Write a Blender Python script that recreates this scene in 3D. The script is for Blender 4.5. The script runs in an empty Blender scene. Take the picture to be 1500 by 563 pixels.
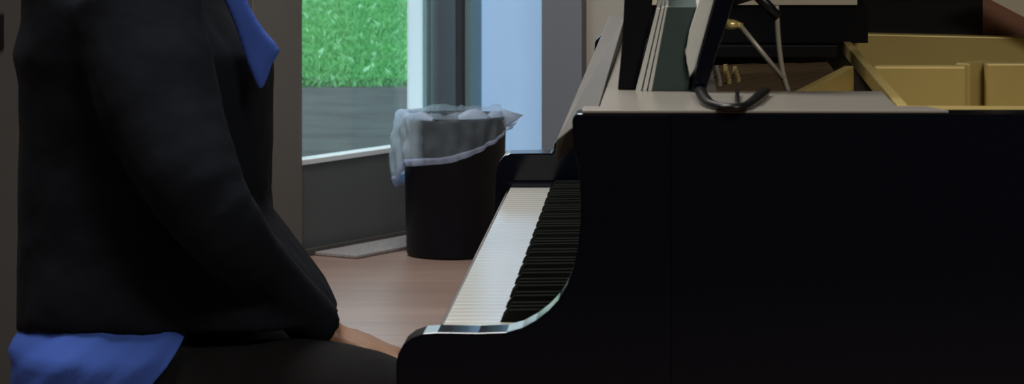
import bpy, bmesh, math, random
from mathutils import Vector, Matrix, noise
random.seed(7)
F = 4300.0; HC = 1.245; PX = 983.0; PY = -205.0
scn = bpy.context.scene
COL = scn.collection

def P(px, py, Y):
    """a point of the place at distance Y, from where it shows in the photograph"""
    return Vector(((px-PX)*Y/F, Y, HC-(py-PY)*Y/F))
def XZ(px, py, Y):
    p = P(px, py, Y); return (p.x, p.z)

# ---------------------------------------------------------------- materials
MATS = {}
def mat(name, col, rough=0.5, metal=0.0, var=0.12, scale=20.0, bump=0.0, coat=0.0, spec=0.5, stretch=(1,1,1), sheen=0.0):
    if name in MATS: return MATS[name]
    m = bpy.data.materials.new(name); m.use_nodes = True
    nt = m.node_tree; N = nt.nodes; L = nt.links
    b = N['Principled BSDF']
    b.inputs['Roughness'].default_value = rough
    b.inputs['Metallic'].default_value = metal
    b.inputs['Coat Weight'].default_value = coat
    b.inputs['Coat Roughness'].default_value = 0.03
    b.inputs['Specular IOR Level'].default_value = spec
    b.inputs['Sheen Weight'].default_value = sheen
    tc = N.new('ShaderNodeTexCoord'); mp = N.new('ShaderNodeMapping')
    mp.inputs['Scale'].default_value = stretch
    L.new(tc.outputs['Object'], mp.inputs['Vector'])
    nz = N.new('ShaderNodeTexNoise'); nz.inputs['Scale'].default_value = scale; nz.inputs['Detail'].default_value = 5
    L.new(mp.outputs['Vector'], nz.inputs['Vector'])
    mx = N.new('ShaderNodeMix'); mx.data_type = 'RGBA'
    mx.inputs[6].default_value = (*[c*(1-var) for c in col], 1)
    mx.inputs[7].default_value = (*[min(1, c*(1+var)) for c in col], 1)
    L.new(nz.outputs['Fac'], mx.inputs[0]); L.new(mx.outputs[2], b.inputs['Base Color'])
    if bump:
        bp = N.new('ShaderNodeBump'); bp.inputs['Strength'].default_value = bump; bp.inputs['Distance'].default_value = 0.01
        L.new(nz.outputs['Fac'], bp.inputs['Height']); L.new(bp.outputs['Normal'], b.inputs['Normal'])
    MATS[name] = m
    return m

black_gloss = mat('black_piano_lacquer', (0.003,0.0042,0.009), rough=0.09, var=0.05, scale=3, spec=0.45)
black_satin = mat('black_satin_lacquer', (0.006,0.006,0.0075), rough=0.35, var=0.1, spec=0.3)
ivory = mat('white_key_plastic', (0.66,0.68,0.66), rough=0.14, var=0.015, scale=4)
ebony = mat('black_key_plastic', (0.012,0.014,0.0125), rough=0.75, var=0.1, scale=30, spec=.06)
slip_m = mat('dark_brown_key_slip', (0.018,0.011,0.009), rough=0.5, var=0.2)
red_felt = mat('brown_red_felt', (0.05,0.016,0.012), rough=0.95, var=0.2, scale=90)
gold = mat('gold_bronze_paint', (0.54,0.43,0.165), rough=0.42, metal=0.25, var=0.09, scale=14, bump=0.05)
shelf_m = mat('pale_grey_shelf_finish', (0.29,0.28,0.255), rough=0.27, var=0.08, scale=6)
rail_m = mat('wall_reflection_grey', (0.085,0.079,0.070), rough=0.55, var=0.06, scale=5)  # grey of the reflected wall put into the rail's own colour
brownwood = mat('dark_brown_wood', (0.017,0.012,0.009), rough=0.5, var=0.35, scale=9, stretch=(1,7,7))
redwood = mat('reddish_brown_wood', (0.26,0.115,0.075), rough=0.45, var=0.25, scale=9, stretch=(1,6,6))
brass = mat('brass', (0.62,0.5,0.22), rough=0.35, metal=0.5, var=0.1)
copper = mat('string_wire', (0.10,0.066,0.035), rough=0.4, metal=0.5, var=0.1)
paper = mat('white_paper', (0.66,0.69,0.68), rough=0.7, var=0.03, scale=30)
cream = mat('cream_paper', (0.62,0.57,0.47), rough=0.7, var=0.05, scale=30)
grey_metal = mat('grey_metal', (0.34,0.32,0.28), rough=0.4, metal=0.3, var=0.08)
green_cover = mat('dark_green_cloth_cover', (0.034,0.062,0.058), rough=0.7, var=0.15, scale=60)
black_cover = mat('black_cloth_cover', (0.005,0.005,0.007), rough=0.8, var=0.2, scale=60, spec=.15)
jacket_m = mat('charcoal_jacket_cloth', (0.0085,0.0108,0.0165), rough=0.95, var=0.35, scale=16, bump=0.25, spec=0.1)
trouser_m = mat('black_trouser_cloth', (0.012,0.012,0.0135), rough=0.95, var=0.25, scale=24, bump=0.2, spec=0.1)
shirt_m = mat('royal_blue_shirt_cloth', (0.055,0.120,0.50), rough=0.85, var=0.18, scale=12, bump=0.2, spec=0.15)
skin_m = mat('skin', (0.30,0.17,0.11), rough=0.5, var=0.1, scale=25)
hair_m = mat('dark_brown_hair', (0.03,0.018,0.011), rough=0.6, var=0.4, scale=60, stretch=(1,1,.2), bump=.5)
eye_m = mat('eye_white', (0.7,0.7,0.68), rough=0.2)
iris_m = mat('dark_iris', (0.02,0.012,0.008), rough=0.2)
lip_m = mat('lip', (0.38,0.13,0.1), rough=0.4)
shoe_m = mat('black_shoe_leather', (0.01,0.01,0.01), rough=0.3)
bin_m = mat('black_bin_plastic', (0.0035,0.0055,0.0115), rough=0.5, var=0.15, spec=0.2)
wallg = mat('dark_grey_wall_paint', (0.078,0.077,0.074), rough=0.9, var=0.06, scale=3, bump=0.03)
wallb = mat('beige_wall_paint', (0.37,0.33,0.28), rough=0.9, var=0.04, scale=3, bump=0.03)
wallgb = mat('blue_grey_paint', (0.17,0.172,0.19), rough=0.9, var=0.04, scale=3)
ceil_m = mat('off_white_ceiling_paint', (0.5,0.49,0.46), rough=0.95, var=0.03, scale=3)
room_m = mat('dark_taupe_wall_paint', (0.06,0.056,0.052), rough=0.9, var=0.05, scale=3)
door_m = mat('taupe_door_paint', (0.125,0.118,0.105), rough=0.55, var=0.07, scale=5)
rail_bottom_m = mat('grey_green_door_paint', (0.092,0.102,0.102), rough=0.55, var=0.10, scale=5)
frame_gg = mat('grey_green_frame_paint', (0.20,0.33,0.36), rough=0.5, var=0.06)
frame_g = mat('blue_grey_frame_paint', (0.14,0.175,0.18), rough=0.5, var=0.06)
frame_d = mat('dark_brown_frame_paint', (0.07,0.064,0.058), rough=0.5, var=0.1)
white_trim = mat('white_trim_paint', (0.75,0.8,0.82), rough=0.5, var=0.03)
patio_m = mat('grey_paving', (0.058,0.070,0.068), rough=0.9, var=0.9, scale=3.5, bump=0.4)
mat_m = mat('grey_fibre_doormat', (0.30,0.28,0.275), rough=1.0, var=0.6, scale=120, bump=0.5)
chrome = mat('chrome', (0.6,0.6,0.6), rough=0.15, metal=1.0, var=0.02)

ebony.node_tree.nodes['Principled BSDF'].inputs['IOR'].default_value = 1.06
def nodes_of(m): return m.node_tree.nodes, m.node_tree.links
# wood floor: planks along X
def floor_material():
    m = mat('brown_plank_floor', (0.35,0.235,0.19), rough=0.36, var=0.33, scale=4, stretch=(0.5,9,1))
    N, L = nodes_of(m); b = N['Principled BSDF']
    old = b.inputs['Base Color'].links[0].from_socket
    tc = N.new('ShaderNodeTexCoord'); br = N.new('ShaderNodeTexBrick')
    br.inputs['Scale'].default_value = 1.0; br.inputs['Brick Width'].default_value = 9.3; br.inputs['Row Height'].default_value = 0.16
    br.inputs['Mortar Size'].default_value = 0.003; br.inputs['Color1'].default_value = (1,1,1,1)
    br.inputs['Color2'].default_value = (0.78,0.76,0.75,1); br.inputs['Mortar'].default_value = (0.6,0.57,0.55,1)
    L.new(tc.outputs['Object'], br.inputs['Vector'])
    mu = N.new('ShaderNodeMix'); mu.data_type = 'RGBA'; mu.blend_type = 'MULTIPLY'; mu.inputs[0].default_value = 0.9
    L.new(old, mu.inputs[6]); L.new(br.outputs['Color'], mu.inputs[7]); L.new(mu.outputs[2], b.inputs['Base Color'])
    return m
floor_m = floor_material()

def lawn_material():
    m = bpy.data.materials.new('lawn_green'); m.use_nodes = True
    N, L = nodes_of(m); b = N['Principled BSDF']; b.inputs['Roughness'].default_value = 0.95
    b.inputs['Specular IOR Level'].default_value = 0.1
    tc = N.new('ShaderNodeTexCoord'); mp = N.new('ShaderNodeMapping'); mp.inputs['Scale'].default_value = (1,0.35,1)
    n1 = N.new('ShaderNodeTexNoise'); n1.inputs['Scale'].default_value = 3.2; n1.inputs['Detail'].default_value = 8; n1.inputs['Roughness'].default_value = .7
    cr = N.new('ShaderNodeValToRGB'); e = cr.color_ramp.elements
    e[0].position = .30; e[0].color = (0.06,0.26,0.085,1); e[1].position = .72; e[1].color = (0.24,0.62,0.22,1)
    L.new(tc.outputs['Object'], mp.inputs['Vector']); L.new(mp.outputs['Vector'], n1.inputs['Vector'])
    L.new(n1.outputs['Fac'], cr.inputs['Fac']); L.new(cr.outputs['Color'], b.inputs['Base Color'])
    return m
lawn_m = lawn_material()
blade_m = mat('grass_blade_green', (0.165,0.48,0.175), rough=0.8, var=0.6, scale=2.5, spec=.2)
leaf_m = mat('pale_leaf_green', (0.38,0.75,0.42), rough=0.7, var=0.2, scale=2.5)

def translucent(name, col, fac_t=0.75):
    m = bpy.data.materials.new(name); m.use_nodes = True
    N, L = nodes_of(m); N.remove(N['Principled BSDF']); out = N['Material Output']
    nz = N.new('ShaderNodeTexNoise'); nz.inputs['Scale'].default_value = 2.0
    mx = N.new('ShaderNodeMix'); mx.data_type = 'RGBA'
    mx.inputs[6].default_value = (*[c*.93 for c in col],1); mx.inputs[7].default_value = (*col,1)
    L.new(nz.outputs['Fac'], mx.inputs[0])
    t = N.new('ShaderNodeBsdfTranslucent'); d = N.new('ShaderNodeBsdfDiffuse'); s = N.new('ShaderNodeMixShader')
    L.new(mx.outputs[2], t.inputs['Color']); L.new(mx.outputs[2], d.inputs['Color'])
    s.inputs[0].default_value = fac_t
    L.new(d.outputs[0], s.inputs[1]); L.new(t.outputs[0], s.inputs[2]); L.new(s.outputs[0], out.inputs['Surface'])
    return m
blind_m = translucent('pale_blue_white_blind', (0.73,0.85,1.0))
frost_m = translucent('frosted_white_panel', (0.93,0.99,1.0), .9)

def glass_material():
    m = bpy.data.materials.new('clear_window_glass'); m.use_nodes = True
    N, L = nodes_of(m); N.remove(N['Principled BSDF']); out = N['Material Output']
    t = N.new('ShaderNodeBsdfTransparent'); t.inputs[0].default_value = (0.93,0.97,0.96,1)
    g = N.new('ShaderNodeBsdfGlossy'); g.inputs['Roughness'].default_value = 0.02
    s = N.new('ShaderNodeMixShader')
    s.inputs[0].default_value = 0.08; L.new(t.outputs[0], s.inputs[1]); L.new(g.outputs[0], s.inputs[2]); L.new(s.outputs[0], out.inputs['Surface'])
    return m
glass_m = glass_material()

def bag_material(name, base, opac_lo, opac_hi, x0, x1):
    """thin polythene: the bunched side (object -X) is less see-through than the stretched front"""
    m = bpy.data.materials.new(name); m.use_nodes = True
    N, L = nodes_of(m); b = N['Principled BSDF']; out = N['Material Output']
    b.inputs['Base Color'].default_value = (*base,1); b.inputs['Roughness'].default_value = 0.3
    tc = N.new('ShaderNodeTexCoord'); sp = N.new('ShaderNodeSeparateXYZ'); L.new(tc.outputs['Object'], sp.inputs[0])
    nz = N.new('ShaderNodeTexNoise'); nz.inputs['Scale'].default_value = 22; L.new(tc.outputs['Object'], nz.inputs['Vector'])
    mr = N.new('ShaderNodeMapRange'); mr.inputs['From Min'].default_value = x0; mr.inputs['From Max'].default_value = x1
    mr.inputs['To Min'].default_value = opac_hi; mr.inputs['To Max'].default_value = opac_lo
    L.new(sp.outputs['X'], mr.inputs['Value'])
    ad = N.new('ShaderNodeMath'); ad.operation = 'MULTIPLY_ADD'; ad.inputs[1].default_value = 0.22
    sb = N.new('ShaderNodeMath'); sb.operation = 'SUBTRACT'; sb.inputs[1].default_value = 0.11; L.new(mr.outputs[0], sb.inputs[0])
    L.new(nz.outputs['Fac'], ad.inputs[0]); L.new(sb.outputs[0], ad.inputs[2]); ad.use_clamp = True
    tr = N.new('ShaderNodeBsdfTransparent'); s = N.new('ShaderNodeMixShader')
    tl = N.new('ShaderNodeBsdfTranslucent'); tl.inputs[0].default_value = (*base,1)
    s2 = N.new('ShaderNodeMixShader'); s2.inputs[0].default_value = .55
    L.new(b.outputs[0], s2.inputs[1]); L.new(tl.outputs[0], s2.inputs[2])
    L.new(ad.outputs[0], s.inputs[0]); L.new(tr.outputs[0], s.inputs[1]); L.new(s2.outputs[0], s.inputs[2])
    L.new(s.outputs[0], out.inputs['Surface'])
    return m
bag_m = bag_material('sheer_white_polythene', (0.70,0.87,1.0), 0.20, 1.5, -0.165, -0.085)
hem_m = bag_material('doubled_white_polythene', (0.60,0.70,0.90), 0.5, 1.1, -0.16, -0.05)

fold_m = bag_material('bunched_white_polythene', (0.70,0.82,1.0), 0.85, .95, -0.16, -0.05)
# ---------------------------------------------------------------- mesh helpers
def box(bm, x0,x1,y0,y1,z0,z1, M=None):
    vs = [bm.verts.new(Vector(p) if M is None else M @ Vector(p)) for p in
          ((x0,y0,z0),(x1,y0,z0),(x1,y1,z0),(x0,y1,z0),(x0,y0,z1),(x1,y0,z1),(x1,y1,z1),(x0,y1,z1))]
    for f in ((3,2,1,0),(4,5,6,7),(0,1,5,4),(1,2,6,5),(2,3,7,6),(3,0,4,7)): bm.faces.new([vs[i] for i in f])
def prism_y(bm, pts, y0, y1):
    """profile in X,Z extruded along Y"""
    a = [bm.verts.new((x,y0,z)) for x,z in pts]; b = [bm.verts.new((x,y1,z)) for x,z in pts]
    bm.faces.new(a); bm.faces.new(b[::-1]); n = len(pts)
    for i in range(n): bm.faces.new([a[i], b[i], b[(i+1)%n], a[(i+1)%n]])
def prism_z(bm, pts, z0, z1):
    a = [bm.verts.new((x,y,z0)) for x,y in pts]; b = [bm.verts.new((x,y,z1)) for x,y in pts]
    bm.faces.new(a[::-1]); bm.faces.new(b); n = len(pts)
    for i in range(n): bm.faces.new([a[i], a[(i+1)%n], b[(i+1)%n], b[i]])
def ring_faces(bm, r1, r2):
    n = len(r1)
    for i in range(n): bm.faces.new([r1[i], r1[(i+1)%n], r2[(i+1)%n], r2[i]])
def loft(bm, rings, n=32, p=2.0, cap=True):
    """rings: (cx, cy, z, a, b) horizontal super-ellipses"""
    prev = None; first = None
    for (cx,cy,z,a,b) in rings:
        r = []
        for i in range(n):
            t = 2*math.pi*i/n; c, s = math.cos(t), math.sin(t)
            r.append(bm.verts.new((cx+a*math.copysign(abs(c)**(2/p),c), cy+b*math.copysign(abs(s)**(2/p),s), z)))
        if prev: ring_faces(bm, prev, r)
        else: first = r
        prev = r
    if cap: bm.faces.new(first[::-1]); bm.faces.new(prev)
def tube(bm, pts, rad, n=12, cap=True, squash=None):
    pts = [Vector(p) for p in pts]; prev = None; first = None; ref = Vector((0,0,1))
    if not isinstance(rad, (list,tuple)): rad = [rad]*len(pts)
    for i,p in enumerate(pts):
        t = (pts[min(i+1,len(pts)-1)]-pts[max(i-1,0)]).normalized()
        rf = ref if abs(t.dot(ref)) < .95 else Vector((0,1,0))
        u = t.cross(rf).normalized(); v = u.cross(t).normalized()
        r = []
        for k in range(n):
            a = 2*math.pi*k/n; R = rad[i]
            ru, rv = (R, R) if not isinstance(R, tuple) else R
            r.append(bm.verts.new(p+u*ru*math.cos(a)+v*rv*math.sin(a)))
        if prev: ring_faces(bm, prev, r)
        else: first = r
        prev = r
    if cap: bm.faces.new(first[::-1]); bm.faces.new(prev)
def ball(bm, c, r, seg=16):
    rx,ry,rz = r if isinstance(r,(tuple,list)) else (r,r,r)
    bmesh.ops.create_uvsphere(bm, u_segments=seg, v_segments=seg//2+2, radius=1, matrix=Matrix.Translation(c) @ Matrix.Diagonal((rx,ry,rz,1)))
def smooth_path(pts, k=6):
    """Catmull-Rom through tuples of any length"""
    out = []; n = len(pts)
    for i in range(n-1):
        p0,p1,p2,p3 = pts[max(i-1,0)],pts[i],pts[i+1],pts[min(i+2,n-1)]
        for j in range(k):
            t = j/k
            out.append(tuple(.5*((2*b)+(-a+c)*t+(2*a-5*b+4*c-d)*t*t+(-a+3*b-3*c+d)*t**3) for a,b,c,d in zip(p0,p1,p2,p3)))
    out.append(tuple(pts[-1])); return out

def obj(name, bm, material, parent=None, bevel=0, smooth=False, origin=None, remesh=0, wrinkle=0, relax=0):
    bmesh.ops.recalc_face_normals(bm, faces=bm.faces)
    if origin is not None: bmesh.ops.translate(bm, verts=bm.verts, vec=-Vector(origin))
    me = bpy.data.meshes.new(name); bm.to_mesh(me); bm.free()
    o = bpy.data.objects.new(name, me); COL.objects.link(o); me.materials.append(material)
    if origin is not None: o.location = origin
    if smooth:
        for p in me.polygons: p.use_smooth = True
    if remesh:
        md = o.modifiers.new('Remesh','REMESH'); md.mode = 'VOXEL'; md.voxel_size = remesh; md.use_smooth_shade = True
    if relax:
        md = o.modifiers.new('Smooth','SMOOTH'); md.iterations = relax; md.factor = .6
    if wrinkle:
        tx = bpy.data.textures.new(name+'_folds','CLOUDS'); tx.noise_scale = .09; tx.noise_depth = 2
        md = o.modifiers.new('Folds','DISPLACE'); md.texture = tx; md.strength = wrinkle; md.mid_level = .5
    if bevel:
        md = o.modifiers.new('Bevel','BEVEL'); md.width = bevel; md.segments = 3; md.limit_method = 'ANGLE'
    if parent is not None:
        o.parent = parent
        o.matrix_parent_inverse = parent_inv(parent)
    return o
def parent_inv(par):
    M = Matrix.Identity(4); p = par; chain = []
    while p: chain.append(p); p = p.parent
    for q in reversed(chain): M = M @ q.matrix_parent_inverse @ Matrix.LocRotScale(q.location, q.rotation_euler, q.scale)
    return M.inverted()
def tag(o, label, cat, group=None):
    o['label'] = label; o['category'] = cat
    if group: o['group'] = group
    return o
def thing(name, label, cat, loc=(0,0,0), group=None):
    o = bpy.data.objects.new(name, None); o.empty_display_size = .1; o.location = loc; COL.objects.link(o)
    return tag(o, label, cat, group)
def struct(name, bm, m, parent=None, **k):
    o = obj(name, bm, m, parent, **k)
    if parent is None: o['kind'] = 'structure'
    return o
def B(*a, **k):
    bm = bmesh.new(); box(bm, *a, **k); return bm

# ================================================================ SETTING
C0 = Vector((-0.662,10.05,0)); U = Vector((-0.513,-0.858,0)).normalized(); V = Vector((0.858,-0.513,0)).normalized()
NW = Vector((-V.x,-V.y,0))   # outward normal of the window wall
NB = Vector((-U.x,-U.y,0))   # outward normal of the back wall
def WM(orig, along, out):
    return Matrix(((along.x,out.x,0,orig.x),(along.y,out.y,0,orig.y),(0,0,1,0),(0,0,0,1)))
LW = WM(C0,U,NW); BW = WM(C0,V,NB)
def along(px, D, Nn, n):
    k = (px-PX)/F; o = C0+Nn*n; return (k*o.y-o.x)/(D.x-k*D.y)
def dW(px, n=0.0):
    return along(px, U, NW, n)
def sB(px, n=0.0):
    return along(px, V, NB, n)

C1 = C0+V*6; C2 = C0+U*12
room = [(C0.x,C0.y),(C1.x,C1.y),(C1.x,-2.5),(C2.x,-2.5),(C2.x,C2.y)]
bm = bmesh.new(); prism_z(bm, room, -0.1, 0.0); struct('floor', bm, floor_m)
bm = bmesh.new(); prism_z(bm, room, 3.0, 3.1); struct('ceiling', bm, ceil_m)

# window wall (left): door opening between d_a and d_b
d_glass1 = dW(435,.02); d_dark = dW(398)
bm = bmesh.new()
box(bm, d_dark+0.10, 1.45, 0, .12, 0, 3.0, LW); box(bm, 3.5, 12, 0, .12, 0, 3.0, LW)
box(bm, 1.45, 3.5, 0, .12, 0, .95, LW); box(bm, 1.45, 3.5, 0, .12, 2.35, 3.0, LW)
box(bm, -0.05, d_dark+0.10, 0, .12, 2.25, 3.0, LW)
struct('wall_left', bm, wallg)
bm = bmesh.new(); box(bm, d_dark+0.11, 8, -.014, -0.001, 0.001, .09, LW); struct('baseboard_left', bm, door_m)
bm = bmesh.new(); box(bm, 8.0, 12.0, -.014, -0.001, 0.001, .09, LW); 
struct('baseboard_front', bm, door_m)

# mullions between the corner and the glazed door
def mull(name, pa, pb, m, n0, n1, z0=0, z1=2.25, parent=None):
    bm = bmesh.new(); box(bm, dW(pa,n0), dW(pb,n0), n0, n1, z0, z1, LW)
    return struct(name, bm, m, parent, bevel=.003)
mull('trim_1', 706, 690, frame_gg, -.01, .03)
mull('trim_2', 690, 668, frame_d, .015, .035)
mull('trim_3', 668, 641, frame_g, -.005, .03)
mull('trim_4', 641, 633, frame_gg, .0, .03)
mull('trim_5', 633, 630.5, frame_g, .01, .03)
mull('trim_6', 630.5, 625, frame_gg, .005, .03)
bm = bmesh.new(); box(bm, dW(627,.02), dW(598,.02), .02, .025, 0.0, 2.25, LW)
struct('window_1', bm, frost_m)

bm = bmesh.new()
for a in ((1.45,1.50,.95,2.35),(3.45,3.5,.95,2.35),(2.45,2.5,1.0,2.3),(1.5,3.45,.95,1.0),(1.5,3.45,2.3,2.35)): box(bm, a[0],a[1], .02,.07, a[2],a[3], LW)
w3 = struct('window_added', bm, door_m)  # unseen window, added to bring daylight onto the bin bag and keys
bm = bmesh.new(); box(bm, 1.5,2.45, .04,.046, 1.0,2.3, LW); obj('glass_pane', bm, glass_m, w3)
bm = bmesh.new(); box(bm, 2.5,3.45, .04,.046, 1.0,2.3, LW); obj('glass_pane', bm, glass_m, w3)

# glazed door (structure) with its stile, rails, glass and bead
bm = bmesh.new()
box(bm, dW(598,.02)+.001, d_glass1, .02, .06, 0.0, .283, LW)
door = struct('door_1', bm, rail_bottom_m, bevel=.003)
bm = bmesh.new(); box(bm, d_glass1, d_dark+.095, -.002, .06, 0.0, 2.245, LW); obj('stile', bm, door_m, door, bevel=.004)
bm = bmesh.new(); box(bm, dW(598,.02)+.001, d_glass1, .02, .06, 2.12, 2.245, LW); obj('top_rail', bm, door_m, door, bevel=.003)
bm = bmesh.new(); box(bm, dW(598,.02)+.001, d_glass1, .035, .043, .300, 2.12, LW); obj('glass_pane', bm, glass_m, door)
bm = bmesh.new(); box(bm, dW(598,.02)+.001, d_glass1, .012, .075, .283, .300, LW); obj('glazing_bead', bm, white_trim, door, bevel=.002)
bm = bmesh.new(); box(bm, -.1, d_dark+.2, -.004, .14, -.05, .003, LW); struct('trim_8', bm, door_m)
bm = bmesh.new(); tube(bm, [LW@Vector((d_glass1+.07,-.001,1.05)), LW@Vector((d_glass1+.07,-.05,1.05)), LW@Vector((d_glass1+.20,-.05,1.05))], .01)
obj('door_handle', bm, chrome, door, smooth=True)

# back wall: blind window next to the corner, grey pilaster, beige wall
sa, sb_, sc = sB(696,.02), sB(793.5,-.03), sB(852,-.03)
bm = bmesh.new(); box(bm, sa-.15, 6, 0, .12, 2.3, 3.0, BW); box(bm, sb_, 6, 0, .12, 0, 2.3, BW); box(bm, sa-.05, sb_, .0, .12, 0, .25, BW)
struct('wall_back', bm, wallb)
bm = bmesh.new(); box(bm, sb_, sc, -.03, -.001, 0.001, 2.999, BW); struct('trim_7', bm, wallgb)
bm = bmesh.new(); box(bm, sa-.05, sb_+.05, .02, .026, .25, 2.3, BW); struct('window_2', bm, blind_m)
bm = bmesh.new(); box(bm, C1.x, C1.x+.12, -2.5, C1.y+.1, 0, 3.0); struct('wall_right', bm, room_m)
bm = bmesh.new(); box(bm, C2.x-.1, C1.x+.1, -2.62, -2.5, 0, 3.0); box(bm, C2.x-.12, C2.x, -2.6, C2.y+.1, 0, 3.0)
struct('wall_front', bm, room_m)

# small black socket on the wall, far left
bm = bmesh.new(); box(bm, -2.80, -1.30, 6.8, 6.92, 0, 3.0); struct('wall_corner', bm, wallg)
sx = P(5,0,6.79).x; zt_, zb_ = P(0,20,6.79).z, P(0,72,6.79).z
bm = bmesh.new(); box(bm, sx-.085, sx, 6.786, 6.7995, zb_, zt_)
sw = obj('wall_switch', bm, black_satin, bevel=.003); tag(sw, 'small black switch plate on the dark grey wall behind the seated person', 'switch')
bm = bmesh.new(); box(bm, sx-.055, sx-.03, 6.78, 6.786, zb_+.02, zt_-.02); obj('rocker', bm, black_gloss, sw, bevel=.002)

# outdoors
bm = bmesh.new(); box(bm, -40, 12, 10.3, 16.9, -.12, -.03); box(bm, -40, -1.8, 4, 10.3, -.12, -.03)
pv = struct('patio', bm, patio_m)
bm = bmesh.new(); box(bm, -60, 40, 16.9, 90, -.12, -.04); lw_ = struct('lawn', bm, lawn_m)
def blades(n, x0,x1,y0,y1,hmin,hmax,w, mt, label, name):
    bm = bmesh.new()
    for i in range(n):
        y = y0 + (y1-y0)*random.random()**1.3
        if random.random() < .12: y = 16.6+(random.random()**2)*-.5+.35
        sc_ = y/F
        x = random.uniform(435-PX-180, 620-PX+120)*sc_
        h = random.uniform(hmin,hmax); a = random.uniform(0,6.28); ww = w*random.uniform(.6,1.4)
        dx,dy = math.cos(a)*ww, math.sin(a)*ww; lx, ly = random.uniform(-.8,.8)*h, random.uniform(-.8,.8)*h
        v = [bm.verts.new(q) for q in ((x-dx,y-dy,-.045),(x+dx,y+dy,-.045),(x+dx*.7+lx*.4,y+dy*.7+ly*.4,-.045+h*.6),(x-dx*.7+lx*.4,y-dy*.7+ly*.4,-.045+h*.6),(x+lx,y+ly,-.045+h))]
        bm.faces.new(v[:4]); bm.faces.new((v[3],v[2],v[4]))
    o = obj(name, bm, mt); o['label'] = label; o['category'] = 'grass'; o['kind'] = 'stuff'; return o
blades(22000, 0,0, 16.8, 31, .02, .055, .009, blade_m, 'bright green lawn grass growing beyond the grey paving outside the glass door', 'lawn_grass')
blades(420, 0,0, 17.0, 28, .03, .07, .020, leaf_m, 'pale green broad leaves scattered through the lawn outside the glass door', 'lawn_weeds')

bm = bmesh.new(); box(bm, dW(600), dW(440), -.022, -.0045, .001, .022, LW); struct('trim_9', bm, frame_d)
# doormat
bm = bmesh.new(); box(bm, dW(600), dW(452), -.19, -.024, .001, .012, LW)
tag(obj('doormat', bm, mat_m, bevel=.003), 'grey speckled fibre mat on the floor along the glazed door', 'doormat')

# ceiling lights: unseen lamps added to brighten the room
def added_ceiling_light(x, y, sx, sy, watts, col, label):
    t = thing('added_ceiling_light', label, 'lamp', (x,y,2.97), 'added ceiling panel lights')
    bm = bmesh.new(); box(bm, x-sx/2-.03,x+sx/2+.03,y-sy/2-.03,y+sy/2+.03,2.955,2.999); obj('housing', bm, white_trim, t)
    ld = bpy.data.lights.new('added_panel_light','AREA'); ld.shape = 'RECTANGLE'; ld.size = sx; ld.size_y = sy; ld.energy = watts; ld.color = col
    lo = bpy.data.objects.new('added_panel_light', ld); lo.location = (x,y,2.95); COL.objects.link(lo); lo.parent = t
    lo.matrix_parent_inverse = parent_inv(t)
added_ceiling_light(-1.0, 3.4, 1.2, .6, 50, (1.0,.95,.87), 'added unseen rectangular ceiling panel light above the piano keyboard')
added_ceiling_light(1.2, 1.0, 1.2, .6, 55, (1.0,.92,.80), 'added unseen rectangular ceiling panel light in front of the piano curve')
added_ceiling_light(-0.4, 5.6, .9, .5, 18, (1.0,.97,.95), 'added unseen small square-ended ceiling panel light just behind the piano')
added_ceiling_light(-1.1, 7.9, 1.2, .5, 52, (1.0,.97,.95), 'added unseen rectangular ceiling panel light between the piano and the glazed door')

# ================================================================ WASTE BIN
bc = Vector((-0.683, 9.27, 0)); R = .162
bin_o = thing('waste_bin', 'round black plastic waste bin on the floor beside the glazed door', 'bin', bc)
bm = bmesh.new(); n = 48; rings = []
for (r,z) in ((0.0001,.003),(.148,.003),(.152,.010),(.162,.425),(.167,.427),(.168,.438),(.162,.440),(.156,.434),(.147,.018),(0.0001,.016)):
    rings.append([bm.verts.new((bc.x+r*math.cos(2*math.pi*i/n), bc.y+r*math.sin(2*math.pi*i/n), z)) for i in range(n)])
for a,b in zip(rings, rings[1:]): ring_faces(bm, a, b)
obj('bin_body', bm, bin_m, bin_o, smooth=True)
def hem_z(phi):   # phi in degrees, 0 towards the piano camera side, + to the right
    k = [(-180,.30),(-130,.25),(-110,.215),(-88,.212),(-74,.225),(-64,.285),(-40,.292),(0,.306),(30,.335),(55,.370),(75,.395),(92,.408),(120,.39),(150,.35),(180,.30)]
    for (a,z1),(b,z2) in zip(k,k[1:]):
        if a <= phi <= b: return z1+(z2-z1)*(phi-a)/(b-a)
def flare(phi):
    g = math.exp(-((phi+90)/26)**2)*.030 + math.exp(-((phi-88)/20)**2)*.028
    return g
def bag_pt(phi, v):
    """v: 0 hem .. 1 rim"""
    a = math.radians(phi); zt = .447+.006*math.sin(phi*.11)+.010*noise.noise(Vector((math.cos(a)*4,math.sin(a)*4,3)))
    if -10 < phi < 60 or abs(phi)>120: zt += .010
    z = hem_z(phi)+(zt-hem_z(phi))*v
    nz = noise.noise(Vector((math.cos(a)*5, math.sin(a)*5, z*14)))
    r = R+.010+flare(phi)*math.sin(math.pi*min(1,(1-v)*.75+.12))*1.0 + nz*.011*(1-.4*v) + .010*noise.noise(Vector((math.cos(a)*13,math.sin(a)*13,z*26)))*(1 if phi<-50 and phi>-130 else .35)
    r += .005*math.sin(phi*.42)*(1-v)
    if v > .93: r -= .004
    return Vector((bc.x+r*math.sin(a), bc.y-r*math.cos(a), z))
bm = bmesh.new(); NP = 180; grid = []
for j in range(15):
    v = .13+.87*j/14
    grid.append([bm.verts.new(bag_pt(-180+360*i/NP, v)) for i in range(NP)])
for (dr, z) in ((-.004,.452),(-.010,.448),(-.016,.425),(-.019,.33),(-.022,.15)):
    row = []
    for i in range(NP):
        phi = -180+360*i/NP; a = math.radians(phi)
        r = R+dr+.006*noise.noise(Vector((math.cos(a)*6,math.sin(a)*6,z*9))) - (.012 if z<.44 else 0)
        row.append(bm.verts.new((bc.x+r*math.sin(a), bc.y-r*math.cos(a), z+.012*noise.noise(Vector((math.cos(a)*7,math.sin(a)*7,1.3))))))
    grid.append(row)
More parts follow.
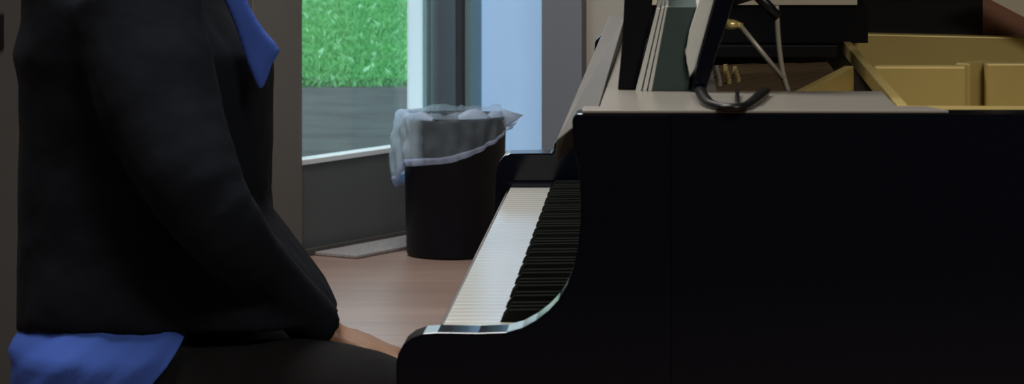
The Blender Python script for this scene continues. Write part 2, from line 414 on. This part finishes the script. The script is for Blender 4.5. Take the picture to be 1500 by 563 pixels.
for a,b in zip(grid,grid[1:]): ring_faces(bm,a,b)
bag = obj('bin_bag', bm, bag_m, smooth=True, origin=bc)
tag(bag, 'sheer bluish white plastic liner folded over the rim of the black waste bin', 'bin bag')
bm = bmesh.new(); rows = []
for (v, dr) in ((0.0,0),(.04,.003),(.10,.003),(.14,.001),(.13,-.003),(0.0,-.003)):
    row = []
    for i in range(NP):
        p = bag_pt(-180+360*i/NP, v); d = Vector((p.x-bc.x,p.y-bc.y,0)).normalized(); row.append(bm.verts.new(p+d*dr))
    rows.append(row)
for a,b in zip(rows,rows[1:]+rows[:1]): ring_faces(bm,a,b)
obj('hem', bm, hem_m, bag, smooth=True, origin=bc)
# loose corner of the liner at the right and bunched folds on top
for (phi0,phi1,zb,zt,out) in ((70,98,.405,.448,.052),(-100,-60,.42,.462,.012),(8,40,.44,.478,.004),(45,68,.44,.466,.008),(-58,-20,.435,.458,.002)):
    prev = None; bm = bmesh.new()
    for i in range(13):
        t = i/12; phi = phi0+(phi1-phi0)*t; a = math.radians(phi); e = math.sin(math.pi*t)
        r0 = R+.008; r1 = R+.006+out*e
        q = [Vector((bc.x+r0*math.sin(a), bc.y-r0*math.cos(a), zb)), Vector((bc.x+(r1)*math.sin(a), bc.y-r1*math.cos(a), zb+(zt-zb)*(.35+.5*e))),
             Vector((bc.x+(R-.012)*math.sin(a), bc.y-(R-.012)*math.cos(a), .44+.02*e))]
        vs = [bm.verts.new(w) for w in q]
        if prev:
            for k in range(2): bm.faces.new((prev[k],vs[k],vs[k+1],prev[k+1]))
        prev = vs
    obj('loose_fold', bm, fold_m, bag, smooth=True, origin=bc)

# ================================================================ GRAND PIANO
YN, YF = 2.83, 4.25      # near (treble) and far (bass) outer faces
piano = thing('grand_piano', 'black lacquered grand piano with open lid, gold frame and keyboard facing the seated person', 'piano', (.5,3.5,0))
ZT = 1.0; ZB = .665
# side arm + straight of the rim, one profile
prof_px = [(580,560),(580,534),(583,519),(591,505),(604,495),(620,489.5),(640,488),(700,489),(742,487.5),(765,481),(785,470),(803,456),(818,440),(831,418),(840,393),(846,365),
           (850,330),(851,300),(849.5,272),(846,247),(841,222),(838.5,200),(838,178),(840,170),(846,167)]
prof = [XZ(a,b,YN) for a,b in prof_px]
prof[0] = (prof[0][0], ZB)
X_END = .62
# rim plan (outer) : straight treble side, bentside, tail, straight bass side
outer = [(X_END,YN),(.80,YN+.03),(.95,YN+.12),(1.08,YN+.28),(1.18,YN+.48),(1.30,YN+.66),(1.47,YN+.78),(1.63,YN+.90),(1.71,YN+1.05),(1.70,YN+1.22),(1.62,YN+1.35),(1.48,YF),(-.094,YF)]
outer = [(-.094,YN)] + smooth_path([(a,b) for a,b in outer[:11]], 5) + outer[11:]
bm = bmesh.new(); prism_y(bm, prof+[(.0,ZT),(.0,ZB)], YN, YN+.052)
obj('treble_arm', bm, black_gloss, piano, bevel=.0025)
def inset(poly, d):
    out = []; n = len(poly)
    for i in range(n):
        p = Vector(poly[i]); a = Vector(poly[max(i-1,0)]); b = Vector(poly[min(i+1,n-1)])
        t = (b-a).normalized(); out.append((p+Vector((-t.y,t.x))*d).to_tuple())
    return out
def strip_wall(poly, inner, z0, z1):
    bm = bmesh.new(); vs = []
    for (x,y),(u,w) in zip(poly,inner):
        vs.append([bm.verts.new((x,y,z0)),bm.verts.new((x,y,z1)),bm.verts.new((u,w,z1)),bm.verts.new((u,w,z0))])
    for a,b in zip(vs,vs[1:]):
        for k in range(4): bm.faces.new((a[k],b[k],b[(k+1)%4],a[(k+1)%4]))
    bm.faces.new(vs[0]); bm.faces.new(vs[-1][::-1]); return bm
rim = [(-.0005,YN)]+[p for p in outer if p[0] > 0]+[(.0,YF)]
obj('rim', strip_wall(rim, inset(rim,.052), ZB, ZT), black_gloss, piano, bevel=.0025)
rim_in = inset(rim,.0525)
obj('inner_rim', strip_wall(rim_in, inset(rim_in,.015), .88, .985), brownwood, piano)
# bass arm
Y4 = 4.195
bprof = [(-.255,ZB)]+[XZ(a,b,Y4) for a,b in [(726,262),(727,249),(731,238),(738,229),(747,225.5),(770,225),(808,225),(811,222),(812,212),(814,208),(820,207),(838,206),(850,195),(862,160),(868,100),(872,60)]]+[(-.094,ZT),(.0,ZT),(.0,ZB)]
bm = bmesh.new(); prism_y(bm, bprof, Y4, YF); obj('bass_arm', bm, black_gloss, piano, bevel=.002)
# key bed, slip, back
obj('key_bed', B(-.2335,.35,YN+.053,Y4-.001,ZB,.70), black_satin, piano)
obj('key_slip', B(-.2348,-.2295,YN+.053,Y4-.001,.668,.7735), slip_m, piano, bevel=.002)
obj('key_block', B(-.236,-.08,4.181,4.1945,.701,.786), black_gloss, piano, bevel=.002)
obj('key_block', B(-.236,-.08,YN+.053,2.916,.701,.780), black_gloss, piano, bevel=.002)
obj('felt_strip', B(-.0795,-.072,2.917,4.18,.775,.785), red_felt, piano)
bm = bmesh.new(); prism_y(bm, [(-.078,.787),(-.060,.787),(-.045,.86),(-.030,.93),(-.030,.965),(-.045,.965),(-.062,.90)], YN+.054, Y4-.001)
obj('fallboard', bm, black_gloss, piano, bevel=.003)
# keys
KW = (4.179-2.918)/52
bmw = bmesh.new(); box(bmw, -.2285,-.075, 0.0003,KW-.0003, .7015,.7785)
bmesh.ops.translate(bmw, verts=bmw.verts, vec=(0,2.918,0))
wk0 = obj('white_key', bmw, ivory, piano, bevel=.0005)
for i in range(1,52):
    c = wk0.copy(); c.location = wk0.location+Vector((0,KW*i,0)); COL.objects.link(c)
bmk = bmesh.new(); x0,x1 = -.1725,-.078
lo = [bmk.verts.new(q) for q in ((x0,-.0068,.7787),(x1,-.0068,.7787),(x1,.0068,.7787),(x0,.0068,.7787))]
hi = [bmk.verts.new(q) for q in ((x0+.009,-.0060,.7905),(x1,-.0060,.7915),(x1,.0060,.7915),(x0+.009,.0060,.7905))]
bmk.faces.new(lo[::-1]); bmk.faces.new(hi)
for k in range(4): bmk.faces.new((lo[k],lo[(k+1)%4],hi[(k+1)%4],hi[k]))
# treble end is nearest: keys run C, B, A, G ... away from the camera
gaps = [i for i in range(1,52) if ((i-1)%7) in (1,2,3,5,6)][:36]
bk0 = obj('black_key', bmk, ebony, piano, bevel=.0003)
base = bk0.location.copy()
for j,i in enumerate(gaps):
    c = bk0 if j == 0 else bk0.copy()
    c.location = base+Vector((0,2.918+KW*i,0))
    if j: COL.objects.link(c)
# wedge along the front of the case beyond the arm (front rail whose top shows)
bm = bmesh.new()
q = [P(815,205,2.885),P(893,22,4.24),P(917,22,4.24),Vector((-.0712,2.885,1.0032))]
dn = Vector((0,0,-.02))
a = [bm.verts.new(v) for v in q]; b = [bm.verts.new(v+dn) for v in q]
bm.faces.new(a); bm.faces.new(b[::-1])
for k in range(4): bm.faces.new((a[k],b[k],b[(k+1)%4],a[(k+1)%4]))
obj('front_rail', bm, rail_m, piano, bevel=.0015)
# music shelf (L shaped) and the rail on the near side
bm = bmesh.new(); prism_z(bm, [(-.0705,YN+.03),(.222,YN+.03),(.222,3.085),(.048,3.085),(.048,3.985),(-.042,3.985),(-.042,4.10),(-.0662,4.10)], .990, 1.002)
obj('music_shelf', bm, shelf_m, piano, bevel=.001)
bm = bmesh.new(); prism_z(bm, [(-.086,YN+.002),(.268,YN+.002),(.25,YN+.05),(-.086,YN+.05)], 1.0005, 1.0035)
obj('shelf_runner', bm, shelf_m, piano, bevel=.001)
obj('bass_shelf', B(.05,.225,3.97,4.195,.978,.994), black_satin, piano, bevel=.001)
# pin block + strings
obj('pin_block', B(.03,.215,3.10,3.95,.93,.962), brownwood, piano)
bm = bmesh.new(); prism_z(bm, [(.10,2.95),(.74,2.95),(.86,3.04),(1.0,3.35),(1.13,3.7),(1.45,3.95),(1.5,4.17),(.10,4.17)], .87, .88); obj('sound_board', bm, brownwood, piano)
for i in range(22):
    y = 3.40+i*.026
    bm = bmesh.new(); tube(bm, [(.035,y,.966),(.212,y+.085,.970)], .0016, 6); obj('string', bm, copper, piano)
for i in range(14):
    y = 3.62+i*.02
    bm = bmesh.new(); tube(bm, [(.06+(i%3)*.012,y,.962),(.06+(i%3)*.012,y,.975)], .0028, 8); obj('tuning_pin', bm, brass if i%3 else grey_metal, piano)
# gold frame: nose beam along Y, cross struts along X, webs
def bar(bm, a, b, w, h):
    a,b = Vector(a),Vector(b); t = (b-a).normalized(); s = Vector((-t.y,t.x,0))*w/2
    vs = [bm.verts.new(p) for p in (a-s,a+s,b+s,b-s)]; lo = [bm.verts.new(v.co+Vector((0,0,-h))) for v in vs]
    bm.faces.new(vs); bm.faces.new(lo[::-1])
    for k in range(4): bm.faces.new((vs[k],lo[k],lo[(k+1)%4],vs[(k+1)%4]))
Zp = .9995
bm = bmesh.new(); prism_z(bm, [(.24,2.89),(.74,2.90),(.88,3.02),(1.02,3.35),(1.15,3.7),(1.2,4.17),(.24,4.17)], .895, .905); plate = obj('gold_frame', bm, gold, piano)
bm = bmesh.new(); bar(bm, P(1240,60,4.02)*1, P(1322,153,2.945)*1, .011, .018)
for v in bm.verts: pass
obj('nose_beam', bm, gold, plate, bevel=.0015)
bm = bmesh.new(); bar(bm, (.222,2.915,Zp), (.74,2.915,Zp-.002), .045, .05); obj('near_strut', bm, gold, plate, bevel=.003)
bm = bmesh.new(); bar(bm, (.2424,3.51,Zp), (.352,3.51,Zp), .022, .095); bar(bm, (.352,3.55,Zp), (.385,3.60,Zp), .02,.095); bar(bm, (.38,3.56,Zp), (.95,3.56,Zp+.003), .022, .095)
obj('middle_strut', bm, gold, plate, bevel=.003)
bm = bmesh.new(); prism_y(bm, [XZ(1233,48,4.16),XZ(1262,100,4.16),(.30,.90),(.95,.90),(.95,ZT-.003),XZ(1500,54,4.16)], 4.16, 4.185); obj('far_strut', bm, gold, plate, bevel=.003)
bm = bmesh.new(); bar(bm, (.133,3.11,Zp-.001), (.212,3.50,Zp), .012, .09); obj('diagonal_strut', bm, gold, plate, bevel=.002)

# lid, hinged on the far side
th = math.radians(38); L1 = 1.38
Mx = Matrix.Translation((0,4.262,1.006)) @ Matrix.Rotation(-th, 4, 'X')
lid_plan = [(-.066,0),(1.50,0),(1.64,-.06),(1.72,-.20),(1.72,-.36),(1.62,-.52),(1.46,-.64),(1.30,-.76),(1.18,-.94),(1.08,-1.14),(.95,-1.30),(.80,-1.39),(.60,-1.42),(-.066,-1.42)]
bm = bmesh.new(); prism_z(bm, lid_plan, 0, .022); bmesh.ops.transform(bm, matrix=Mx, verts=bm.verts)
lid = obj('lid', bm, black_gloss, piano, bevel=.003)
for x in (.15,.75,1.35):
    bm = bmesh.new(); tube(bm, [(x-.12,4.262,1.0015),(x+.12,4.262,1.0015)], .0045, 8); obj('hinge', bm, brass, lid)
pe = Mx @ Vector((.75,-1.2,-.002))
bm = bmesh.new(); tube(bm, [(.56,2.91,.97),(pe.x,pe.y,pe.z)], .012, 12); obj('lid_prop', bm, black_gloss, piano, smooth=True)
obj('lid_brown_reflection', B(.445,.80,4.19,4.2,.985,1.045), redwood, piano)  # brown board added for the inner wood reflected in the lid
obj('lid_reflection_mask', B(.27,.4445,4.188,4.2,.985,1.045), black_satin, piano)  # dark strip added to cover a grey reflected band in the lid
# legs, lyre, bottom
obj('bottom_board', B(.36,1.45,3.6,4.19,ZB,.70), black_satin, piano)
for (x,y) in ((.02,2.93),(.02,4.15),(1.45,3.98)):
    bm = bmesh.new()
    for (z0,z1,w0,w1) in ((.10,.665,.038,.062),):
        v0 = [bm.verts.new((x+a*w0,y+b*w0,z0)) for a,b in ((-1,-1),(1,-1),(1,1),(-1,1))]; v1 = [bm.verts.new((x+a*w1,y+b*w1,z1)) for a,b in ((-1,-1),(1,-1),(1,1),(-1,1))]
        ring_faces(bm,v0,v1); bm.faces.new(v0[::-1]); bm.faces.new(v1)
    lg = obj('leg', bm, black_gloss, piano, bevel=.003)
    bm = bmesh.new(); tube(bm, [(x,y-.014,.033),(x,y+.014,.033)], .033, 20); tube(bm,[(x,y,.05),(x,y,.105)],.014,10); obj('caster', bm, brass, lg, smooth=False)
bm = bmesh.new()
for y in (3.47,3.61): tube(bm, [(.0,y,.665),(.02,y,.4),(.0,y,.12)], .014)
box(bm, -.07,.07,3.42,3.66,.09,.14); lyre = obj('pedal_lyre', bm, black_gloss, piano, bevel=.002)
for y in (3.48,3.54,3.60):
    bm = bmesh.new(); tube(bm, [(-.05,y,.105),(-.12,y,.098),(-.17,y,.088)], [(.010,.005),(.012,.005),(.017,.005)]); obj('pedal', bm, brass, lyre, smooth=True)

# music desk: panel seen from its end, feet and prop rods
YD = 3.07
bm = bmesh.new(); prism_y(bm, [XZ(1011,134,YD),XZ(1048,0,YD),(XZ(1048,0,YD)[0]+.034,1.215),(XZ(1075,0,YD)[0]+.034,1.215),XZ(1075,0,YD),XZ(1066,30,YD),XZ(1041,110,YD),XZ(1034,134,YD)], YD, 3.78)
desk = obj('music_desk', bm, black_gloss, piano, bevel=.0015)
def flatY(py, z=1.0065): return (HC-z)*F/(py-PY)
def onshelf(px,py,z=1.0065):
    Y = flatY(py,z); return Vector(((px-PX)*Y/F, Y, z))
bm = bmesh.new(); tube(bm, smooth_path([tuple(onshelf(*q)) for q in ((1026,133),(1031,143),(1041,153),(1062,157.5),(1088,157),(1103,149),(1120,134))],5), [(.0065,.0045)]*31, 10)
obj('curved_foot', bm, black_satin, desk, smooth=True)
bm = bmesh.new(); tube(bm, [onshelf(1080,134),onshelf(1080,156)], .0022, 8); obj('foot_rod', bm, black_satin, desk)
YS = 3.12
bm = bmesh.new(); tube(bm, [P(1083,36,YS),P(1148,116,YS)], .0028, 10); obj('prop_rod', bm, grey_metal, desk, smooth=True)
bm = bmesh.new(); tube(bm, smooth_path([tuple(P(*q)) for q in ((1137,8,YS+.05),(1140,60,YS+.05),(1146,105,YS+.05),(1155,136,YS+.05))],4), .0030, 10); obj('upright_rod', bm, grey_metal, desk, smooth=True)
bm = bmesh.new(); tube(bm, [P(1090,-25,YS),P(1122,6,YS),P(1140,26,YS)], [(.008,.006)]*3, 10); tube(bm, [P(1066,6,YS+.01),P(1110,-8,YS+.01)], .004, 8); obj('hinge_arm', bm, black_satin, desk, smooth=True)
bm = bmesh.new(); ball(bm, P(1071,36,YS-.01), (.0085,.008,.0055)); tube(bm, [P(1066,33,YS-.012),P(1060,30,YS-.012)], .004, 8); tube(bm, [P(1073,33,YS-.01),P(1087,39,YS-.01)], .0035, 8)
obj('clamp_knob', bm, brass, desk, smooth=True)

# ================================================================ SCORES AND BOOKS
ZS = 1.0022
def leaning(name, px_pts, y0, y1, m, bevel=.0008, **k):
    bm = bmesh.new(); prism_y(bm, [XZ(a,b,y0) for a,b in px_pts], y0, y1); return obj(name, bm, m, bevel=bevel, **k)
yb = 3.085
o = leaning('open_score', [(1029,-14),(1010,45),(1005,75),(1006,92),(1010.5,112),(1018.5,100),(1046,0),(1063,-60),(1046,-60)], yb-.008, 3.42, paper)
tag(o, 'white open score standing against the black music desk of the piano', 'score')
o = leaning('music_book', [(978,10),(955,133.5),(1008,133.5),(1009,112),(1003,90),(1004,70),(1012,34),(1024,10)], yb, 3.30, green_cover)
tag(o, 'thick dark green book leaning on the piano shelf beside the white score', 'book')
pg = [((974.5,9),(979,9),(956,133.5),(949,133.5)),((969,10),(973,10),(947,133.5),(941,133.5)),((962,12),(967,12),(939,133.5),(931,133.5))]
labs = ['thin pale grey score pressed against the left side of the dark green book', 'middle one of three thin pale scores standing left of the green book', 'thin pale score between the black folder and the other pale scores']
for pts,lb in zip(pg,labs):
    o = leaning('thin_score', pts, yb+.002, 3.28, shelf_m if 0 else paper, bevel=.0003); tag(o, lb, 'score', 'thin scores on the piano shelf')
o = leaning('folder', [(917,-60),(912,55),(905,131),(930,131),(950,50),(962,-60)], yb+.015, 3.40, black_cover)
tag(o, 'upright black folder at the left end of the row of scores on the piano', 'folder')
o = obj('lid_reflection_dark', B(-.036,.2685,4.00,4.185,.9955,1.0465), black_cover, bevel=.001);  # black block added for the dark part of the lid's reflection
tag(o, 'flat black block at the far side of the piano standing in for the dark lid reflection', 'box')
o = obj('lid_reflection_strip', B(-.037,.2535,3.995,4.175,1.0475,1.058), cream, bevel=.001)  # cream slab put in for the pale shelf mirrored in the lid
tag(o, 'cream slab at the back of the piano standing in for the shelf reflected in the lid', 'score')
bm = bmesh.new(); prism_y(bm, [XZ(a,b,4.10) for a,b in ((1450,-1),(1500,25),(1640,100),(1660,80),(1460,-40),(1415,-22))], 4.10, 4.104)
o = obj('paper_sheet', bm, cream); tag(o, 'cream paper sheet sloping under the lid at the upper right, above the gold frame', 'paper')

# ================================================================ BENCH
bench = thing('piano_bench', 'black padded piano bench under the seated person', 'bench', (-.68,3.55,0))
obj('seat', B(-.86,-.50,3.22,3.88,.44,.475), black_gloss, bench, bevel=.004)
bm = B(-.855,-.505,3.225,3.875,.4755,.508); obj('cushion', bm, black_cover, bench, bevel=.02)
for x in (-.83,-.53):
    for y in (3.26,3.84):
        bm = bmesh.new(); tube(bm, [(x,y,.003),(x,y,.44)], [.016,.026], 12); obj('leg', bm, black_gloss, bench, smooth=True)

# ================================================================ PERSON
SC = 3.55
bm = bmesh.new()
loft(bm, [(-.655,SC,.56,.10,.15),(-.65,SC,.66,.115,.165),(-.64,SC,.78,.11,.15),(-.635,SC,.92,.118,.165),(-.64,SC,1.03,.115,.175),(-.645,SC,1.10,.09,.165),(-.645,SC,1.135,.06,.10),(-.638,SC,1.16,.05,.06)], 28)
loft(bm, [(-.64,SC,1.12,.054,.056),(-.628,SC,1.19,.048,.05),(-.622,SC,1.25,.05,.052)], 20)
# head
hx = -.605
loft(bm, [(hx+.012,SC,1.215,.035,.028),(hx+.010,SC,1.235,.066,.048),(hx+.002,SC,1.265,.083,.060),(hx-.004,SC,1.30,.092,.069),(hx-.008,SC,1.34,.097,.074),(hx-.010,SC,1.375,.093,.072),(hx-.012,SC,1.405,.076,.060),(hx-.014,SC,1.425,.045,.036),(hx-.014,SC,1.432,.012,.010)], 28)
tube(bm, [(hx+.082,SC,1.335),(hx+.098,SC,1.31),(hx+.108,SC,1.293),(hx+.090,SC,1.283)], [.008,.010,.013,.010], 10)
for s in (-1,1): ball(bm, (hx-.01,SC+s*.074,1.312), (.018,.008,.03)); ball(bm, (hx+.083,SC+s*.030,1.344),(.013,.023,.008))
ball(bm,(hx+.075,SC,1.235),(.018,.022,.015))
def arm(sh, el, wr, r0=.046, r1=.030, r2=.021):
    tube(bm, smooth_path([sh+(r0,), tuple((Vector(sh)+Vector(el))/2)+(r1*1.08,), el+(r1,), tuple((Vector(el)*.55+Vector(wr)*.45))+(r1*.95,), wr+(r2,)],4), 0.03, 14) if 0 else None
    pts = smooth_path([sh, tuple((Vector(sh)+Vector(el))/2), el, tuple((Vector(el)*.55+Vector(wr)*.45)), wr], 4)
    n_ = len(pts); rr = []
    for i in range(n_):
        t = i/(n_-1); rr.append(r0+(r1-r0)*min(1,t*2) if t<.5 else r1+(r2-r1)*(t-.5)*2)
    tube(bm, pts, rr, 14)
SHR,ELR,WRR = (-.62,3.385,1.085),(-.515,3.285,.850),(-.408,3.462,.687)
SHL,ELL,WRL = (-.62,3.715,1.085),(-.57,3.79,.845),(-.49,3.60,.705)
arm(SHR,ELR,WRR); arm(SHL,ELL,WRL)
def hand(wr, d, side):
    """palm and five fingers resting on the thigh; d forward, side: direction of the thumb"""
    wr = Vector(wr); d = Vector(d).normalized(); s = Vector(side); s = (s-d*s.dot(d)).normalized(); up = s.cross(d); up = up if up.z>0 else -up
    tube(bm, [wr-d*.01, wr+d*.02, wr+d*.055, wr+d*.088, wr+d*.096], [(.020,.016),(.026,.015),(.038,.014),(.038,.012),(.030,.008)], 16)
    for k,(off,ln) in enumerate(((.029,.070),(.010,.079),(-.010,.073),(-.028,.058))):
        b0 = wr+d*.082+s*off
        tube(bm, [b0, b0+d*ln*.42+s*off*.12+up*.003, b0+d*ln*.74+s*off*.2-up*.006, b0+d*ln*.93+s*off*.22-up*.015, b0+d*ln+s*off*.22-up*.020], [.0092,.0088,.0080,.0070,.0035], 10)
    t0 = wr+d*.025+s*.022
    tube(bm, [t0, t0+d*.028+s*.020-up*.002, t0+d*.055+s*.027-up*.006, t0+d*.078+s*.027-up*.010, t0+d*.083+s*.026-up*.011], [.013,.0115,.010,.0085,.004], 10)
hand(WRR, (.080,.004,-.030), (0,1,0)); hand(WRL, (.070,-.02,-.050), (0,-1,0))
LEGS = []
for s,y in ((-1,3.40),(1,3.70)):
    pts = [(-.66,SC+s*.10,.605),(-.52,y,.603),(-.38,y,.590),(-.27,y,.555),(-.215,y,.495),(-.235,y,.36),(-.27,y,.20),(-.285,y,.08)]
    if s == 1: pts = [(-.66,SC+.10,.605),(-.57,y-.01,.595),(-.48,y-.01,.555),(-.41,y-.01,.505),(-.375,y-.01,.44),(-.41,y-.01,.32),(-.46,y-.01,.19),(-.485,y-.01,.08)]
    LEGS.append(pts)
    tube(bm, smooth_path(pts,4), [.078-.0015*i if i<12 else max(.036,.06-.0018*(i-12)) for i in range(29)], 16)
    fx = 0 if s == -1 else -.20
    tube(bm, [(-.315+fx,y,.05),(-.25+fx,y,.052),(-.16+fx,y,.035),(-.11+fx,y,.028)], [(.03,.03),(.036,.032),(.04,.02),(.022,.012)], 14)
body = obj('person', bm, skin_m, smooth=True, remesh=.0052, relax=2, origin=(-.66,SC,.52))
tag(body, 'seated person in a charcoal jacket and blue shirt facing the keyboard, hands in the lap', 'person')
def wear(name, bm, m, **k): return obj(name, bm, m, body, smooth=True, **k)
# face details
for s in (-1,1):
    bm = bmesh.new(); ball(bm, (hx+.0725,SC+s*.030,1.327), (.0105,.0115,.0085), 14); e = wear('eye', bm, eye_m)
    bm = bmesh.new(); ball(bm, (hx+.0815,SC+s*.030,1.327), (.002,.0048,.0048), 12); obj('iris', bm, iris_m, e, smooth=True)
    bm = bmesh.new(); tube(bm, [(hx+.092,SC+s*.016,1.350),(hx+.092,SC+s*.031,1.355),(hx+.080,SC+s*.048,1.351)], [.002,.003,.0015], 8); wear('eyebrow', bm, hair_m)
bm = bmesh.new(); tube(bm, [(hx+.076,SC-.024,1.262),(hx+.089,SC,1.266),(hx+.076,SC+.024,1.262)], [(.002,.002),(.004,.006),(.002,.002)], 10); wear('mouth', bm, lip_m)
bm = bmesh.new(); loft(bm, [(hx-.040,SC,1.255,.060,.066),(hx-.034,SC,1.30,.074,.080),(hx-.028,SC,1.35,.084,.084),(hx-.018,SC,1.385,.097,.082),(hx-.015,SC,1.42,.080,.066),(hx-.016,SC,1.442,.045,.038),(hx-.016,SC,1.448,.01,.008)], 28)
wear('hair', bm, hair_m, remesh=.007, relax=2, wrinkle=.006)
# jacket
bm = bmesh.new()
loft(bm, [(-.642,SC,.698,.141,.213),(-.640,SC,.74,.143,.210),(-.636,SC,.82,.1455,.203),(-.633,SC,.90,.147,.203),(-.632,SC,.985,.149,.207),(-.636,SC,1.015,.150,.210),(-.645,SC,1.05,.131,.211),(-.655,SC,1.08,.119,.206),(-.662,SC,1.10,.118,.20),(-.645,SC,1.135,.105,.16),(-.645,SC,1.160,.075,.085)], 40, 2.3)
for v in bm.verts:
    if v.co.z < .75: v.co.z += ((SC-v.co.y)*.16 - .026)*(.75-v.co.z)/.052
def sleeve(sh, el, wr, cuff_back=.012):
    w2 = tuple(Vector(wr)-(Vector(wr)-Vector(el)).normalized()*cuff_back)
    pts = smooth_path([sh, tuple((Vector(sh)+Vector(el))/2+Vector((-.012,0,0))), el, tuple((Vector(el)+Vector(w2))/2+Vector((0,0,-.002))), w2], 5)
    key = [.078,.070,.051,.034,.028]; n_ = len(pts); rr = []
    for i in range(n_):
        t = i/(n_-1)*4; k0 = min(3,int(t)); rr.append(key[k0]+(key[k0+1]-key[k0])*(t-k0))
    tube(bm, pts, rr, 18)
sleeve(SHR,ELR,WRR); sleeve(SHL,ELL,WRL)
# jacket front panels hanging over the lap
loft(bm, [(-.51,3.50,.702,.115,.15),(-.53,3.50,.74,.115,.16),(-.56,3.50,.80,.10,.15),(-.60,SC,.86,.08,.14)], 24, 2.2)
wear('jacket', bm, jacket_m, remesh=.0075, relax=2, wrinkle=.008)
bm = bmesh.new()   # lapel edge standing off the chest
# blue shirt: collar flap + hip wrap
YC = 3.40
flap = [(318,-20),(334,12),(346,42),(356,72),(366,102),(379,133),(386,128),(393,112),(398,95),(411,74),(403,62),(392,50),(380,34),(368,14),(352,-24)]
bm = bmesh.new(); vs0 = []; vs1 = []
for (a,b) in flap:
    vs0.append(bm.verts.new(P(a,b,YC-.0))); vs1.append(bm.verts.new(P(a,b,YC+.010)))
bm.faces.new(vs0); bm.faces.new(vs1[::-1])
for i in range(len(flap)): bm.faces.new((vs0[i],vs1[i],vs1[(i+1)%len(flap)],vs0[(i+1)%len(flap)]))
wear('shirt_collar', bm, shirt_m, remesh=.0035, relax=2)
# shirt front under the jacket
bm = bmesh.new(); loft(bm, [(-.625,SC,.72,.128,.17),(-.625,SC,.90,.132,.16),(-.622,SC,1.0,.130,.15),(-.648,SC,1.06,.112,.14),(-.655,SC,1.12,.08,.12),(-.64,SC,1.172,.066,.072)], 32)
wear('shirt', bm, shirt_m, remesh=.009, relax=2)
# shirt tail round the hips, longer at the back
bm = bmesh.new(); n = 96; rows = []
def hem(x):
    if x < -.69: return .53
    if x < -.535: return .53+(x+.69)/.155*.182
    return .712
ra, rb = .133, .236
for j in range(22):
    row = []
    for i in range(n):
        t = 2*math.pi*i/n; c,s = math.cos(t), math.sin(t)
        x = -.652+(ra if c<0 else .185)*math.copysign(abs(c)**(2/2.3),c); y = SC+rb*math.copysign(abs(s)**(2/2.3),s)
        zb = hem(x); z = zb+(.725-zb)*j/21
        k = .006*math.sin((x*70-z*75))+.005*math.sin(x*150-z*170+y*9)+.014*noise.noise(Vector((x*9+z*7,y*3,z*9)))
        f = 1-.12*max(0,(z-.672))/.03
        row.append(bm.verts.new((-.652+(x+.652)*(f+k*1.5), SC+(y-SC)*(f+k), z)))
    rows.append(row)
for a,b in zip(rows,rows[1:]): ring_faces(bm,a,b)
o = wear('shirt_tail', bm, shirt_m); md = o.modifiers.new('Solid','SOLIDIFY'); md.thickness = .003; md.offset = -1
# trousers
bm = bmesh.new()
loft(bm, [(-.655,SC,.525,.115,.19),(-.655,SC,.56,.135,.212),(-.65,SC,.63,.138,.210),(-.645,SC,.70,.128,.195)], 32, 2.3)
for pts in LEGS:
    p2 = smooth_path(pts,4); m_ = len(p2); rr = [min(.093,.079+.002*i) if i<9 else (.090-.0045*(i-9) if i<16 else .064-.0006*(i-16)) for i in range(m_)]
    tube(bm, p2, rr, 20)
wear('trousers', bm, trouser_m, remesh=.010, relax=2, wrinkle=.008)
for s,y in ((-1,3.40),(1,3.69)):
    fx = 0 if s == -1 else -.20
    bm = bmesh.new(); tube(bm, [(-.33+fx,y,.045),(-.29+fx,y,.052),(-.24+fx,y,.056),(-.16+fx,y,.040),(-.10+fx,y,.032),(-.085+fx,y,.028)], [(.028,.036),(.040,.046),(.044,.046),(.048,.032),(.034,.024),(.015,.014)], 18)
    sh = wear('shoe', bm, shoe_m); bm = bmesh.new(); tube(bm, [(-.335+fx,y,.008),(-.20+fx,y,.008),(-.08+fx,y,.008)], [(.034,.008),(.046,.008),(.026,.008)], 18); obj('sole', bm, black_cover, sh)

# ================================================================ LIGHT, CAMERA
w = bpy.data.worlds.new('World'); scn.world = w; w.use_nodes = True
bg = w.node_tree.nodes['Background']; bg.inputs['Color'].default_value = (0.74,0.90,1.0,1); bg.inputs['Strength'].default_value = 1.55

cam = bpy.data.cameras.new('Camera'); co = bpy.data.objects.new('Camera', cam); COL.objects.link(co); scn.camera = co
co.location = (0,0,HC); co.rotation_euler = (math.pi/2,0,0)
cam.sensor_fit = 'HORIZONTAL'; cam.sensor_width = 36; cam.lens = 36*F/1500
cam.shift_x = -(PX-750)/1500; cam.shift_y = -(281.5-PY)/1500
cam.dof.use_dof = True; cam.dof.focus_distance = 4.6; cam.dof.aperture_fstop = 24
cam.clip_start = .05; cam.clip_end = 300
vs = scn.view_settings; vs.view_transform = 'Standard'; vs.look = 'None'; vs.gamma = 1; vs.use_curve_mapping = False; vs.exposure = 0.0
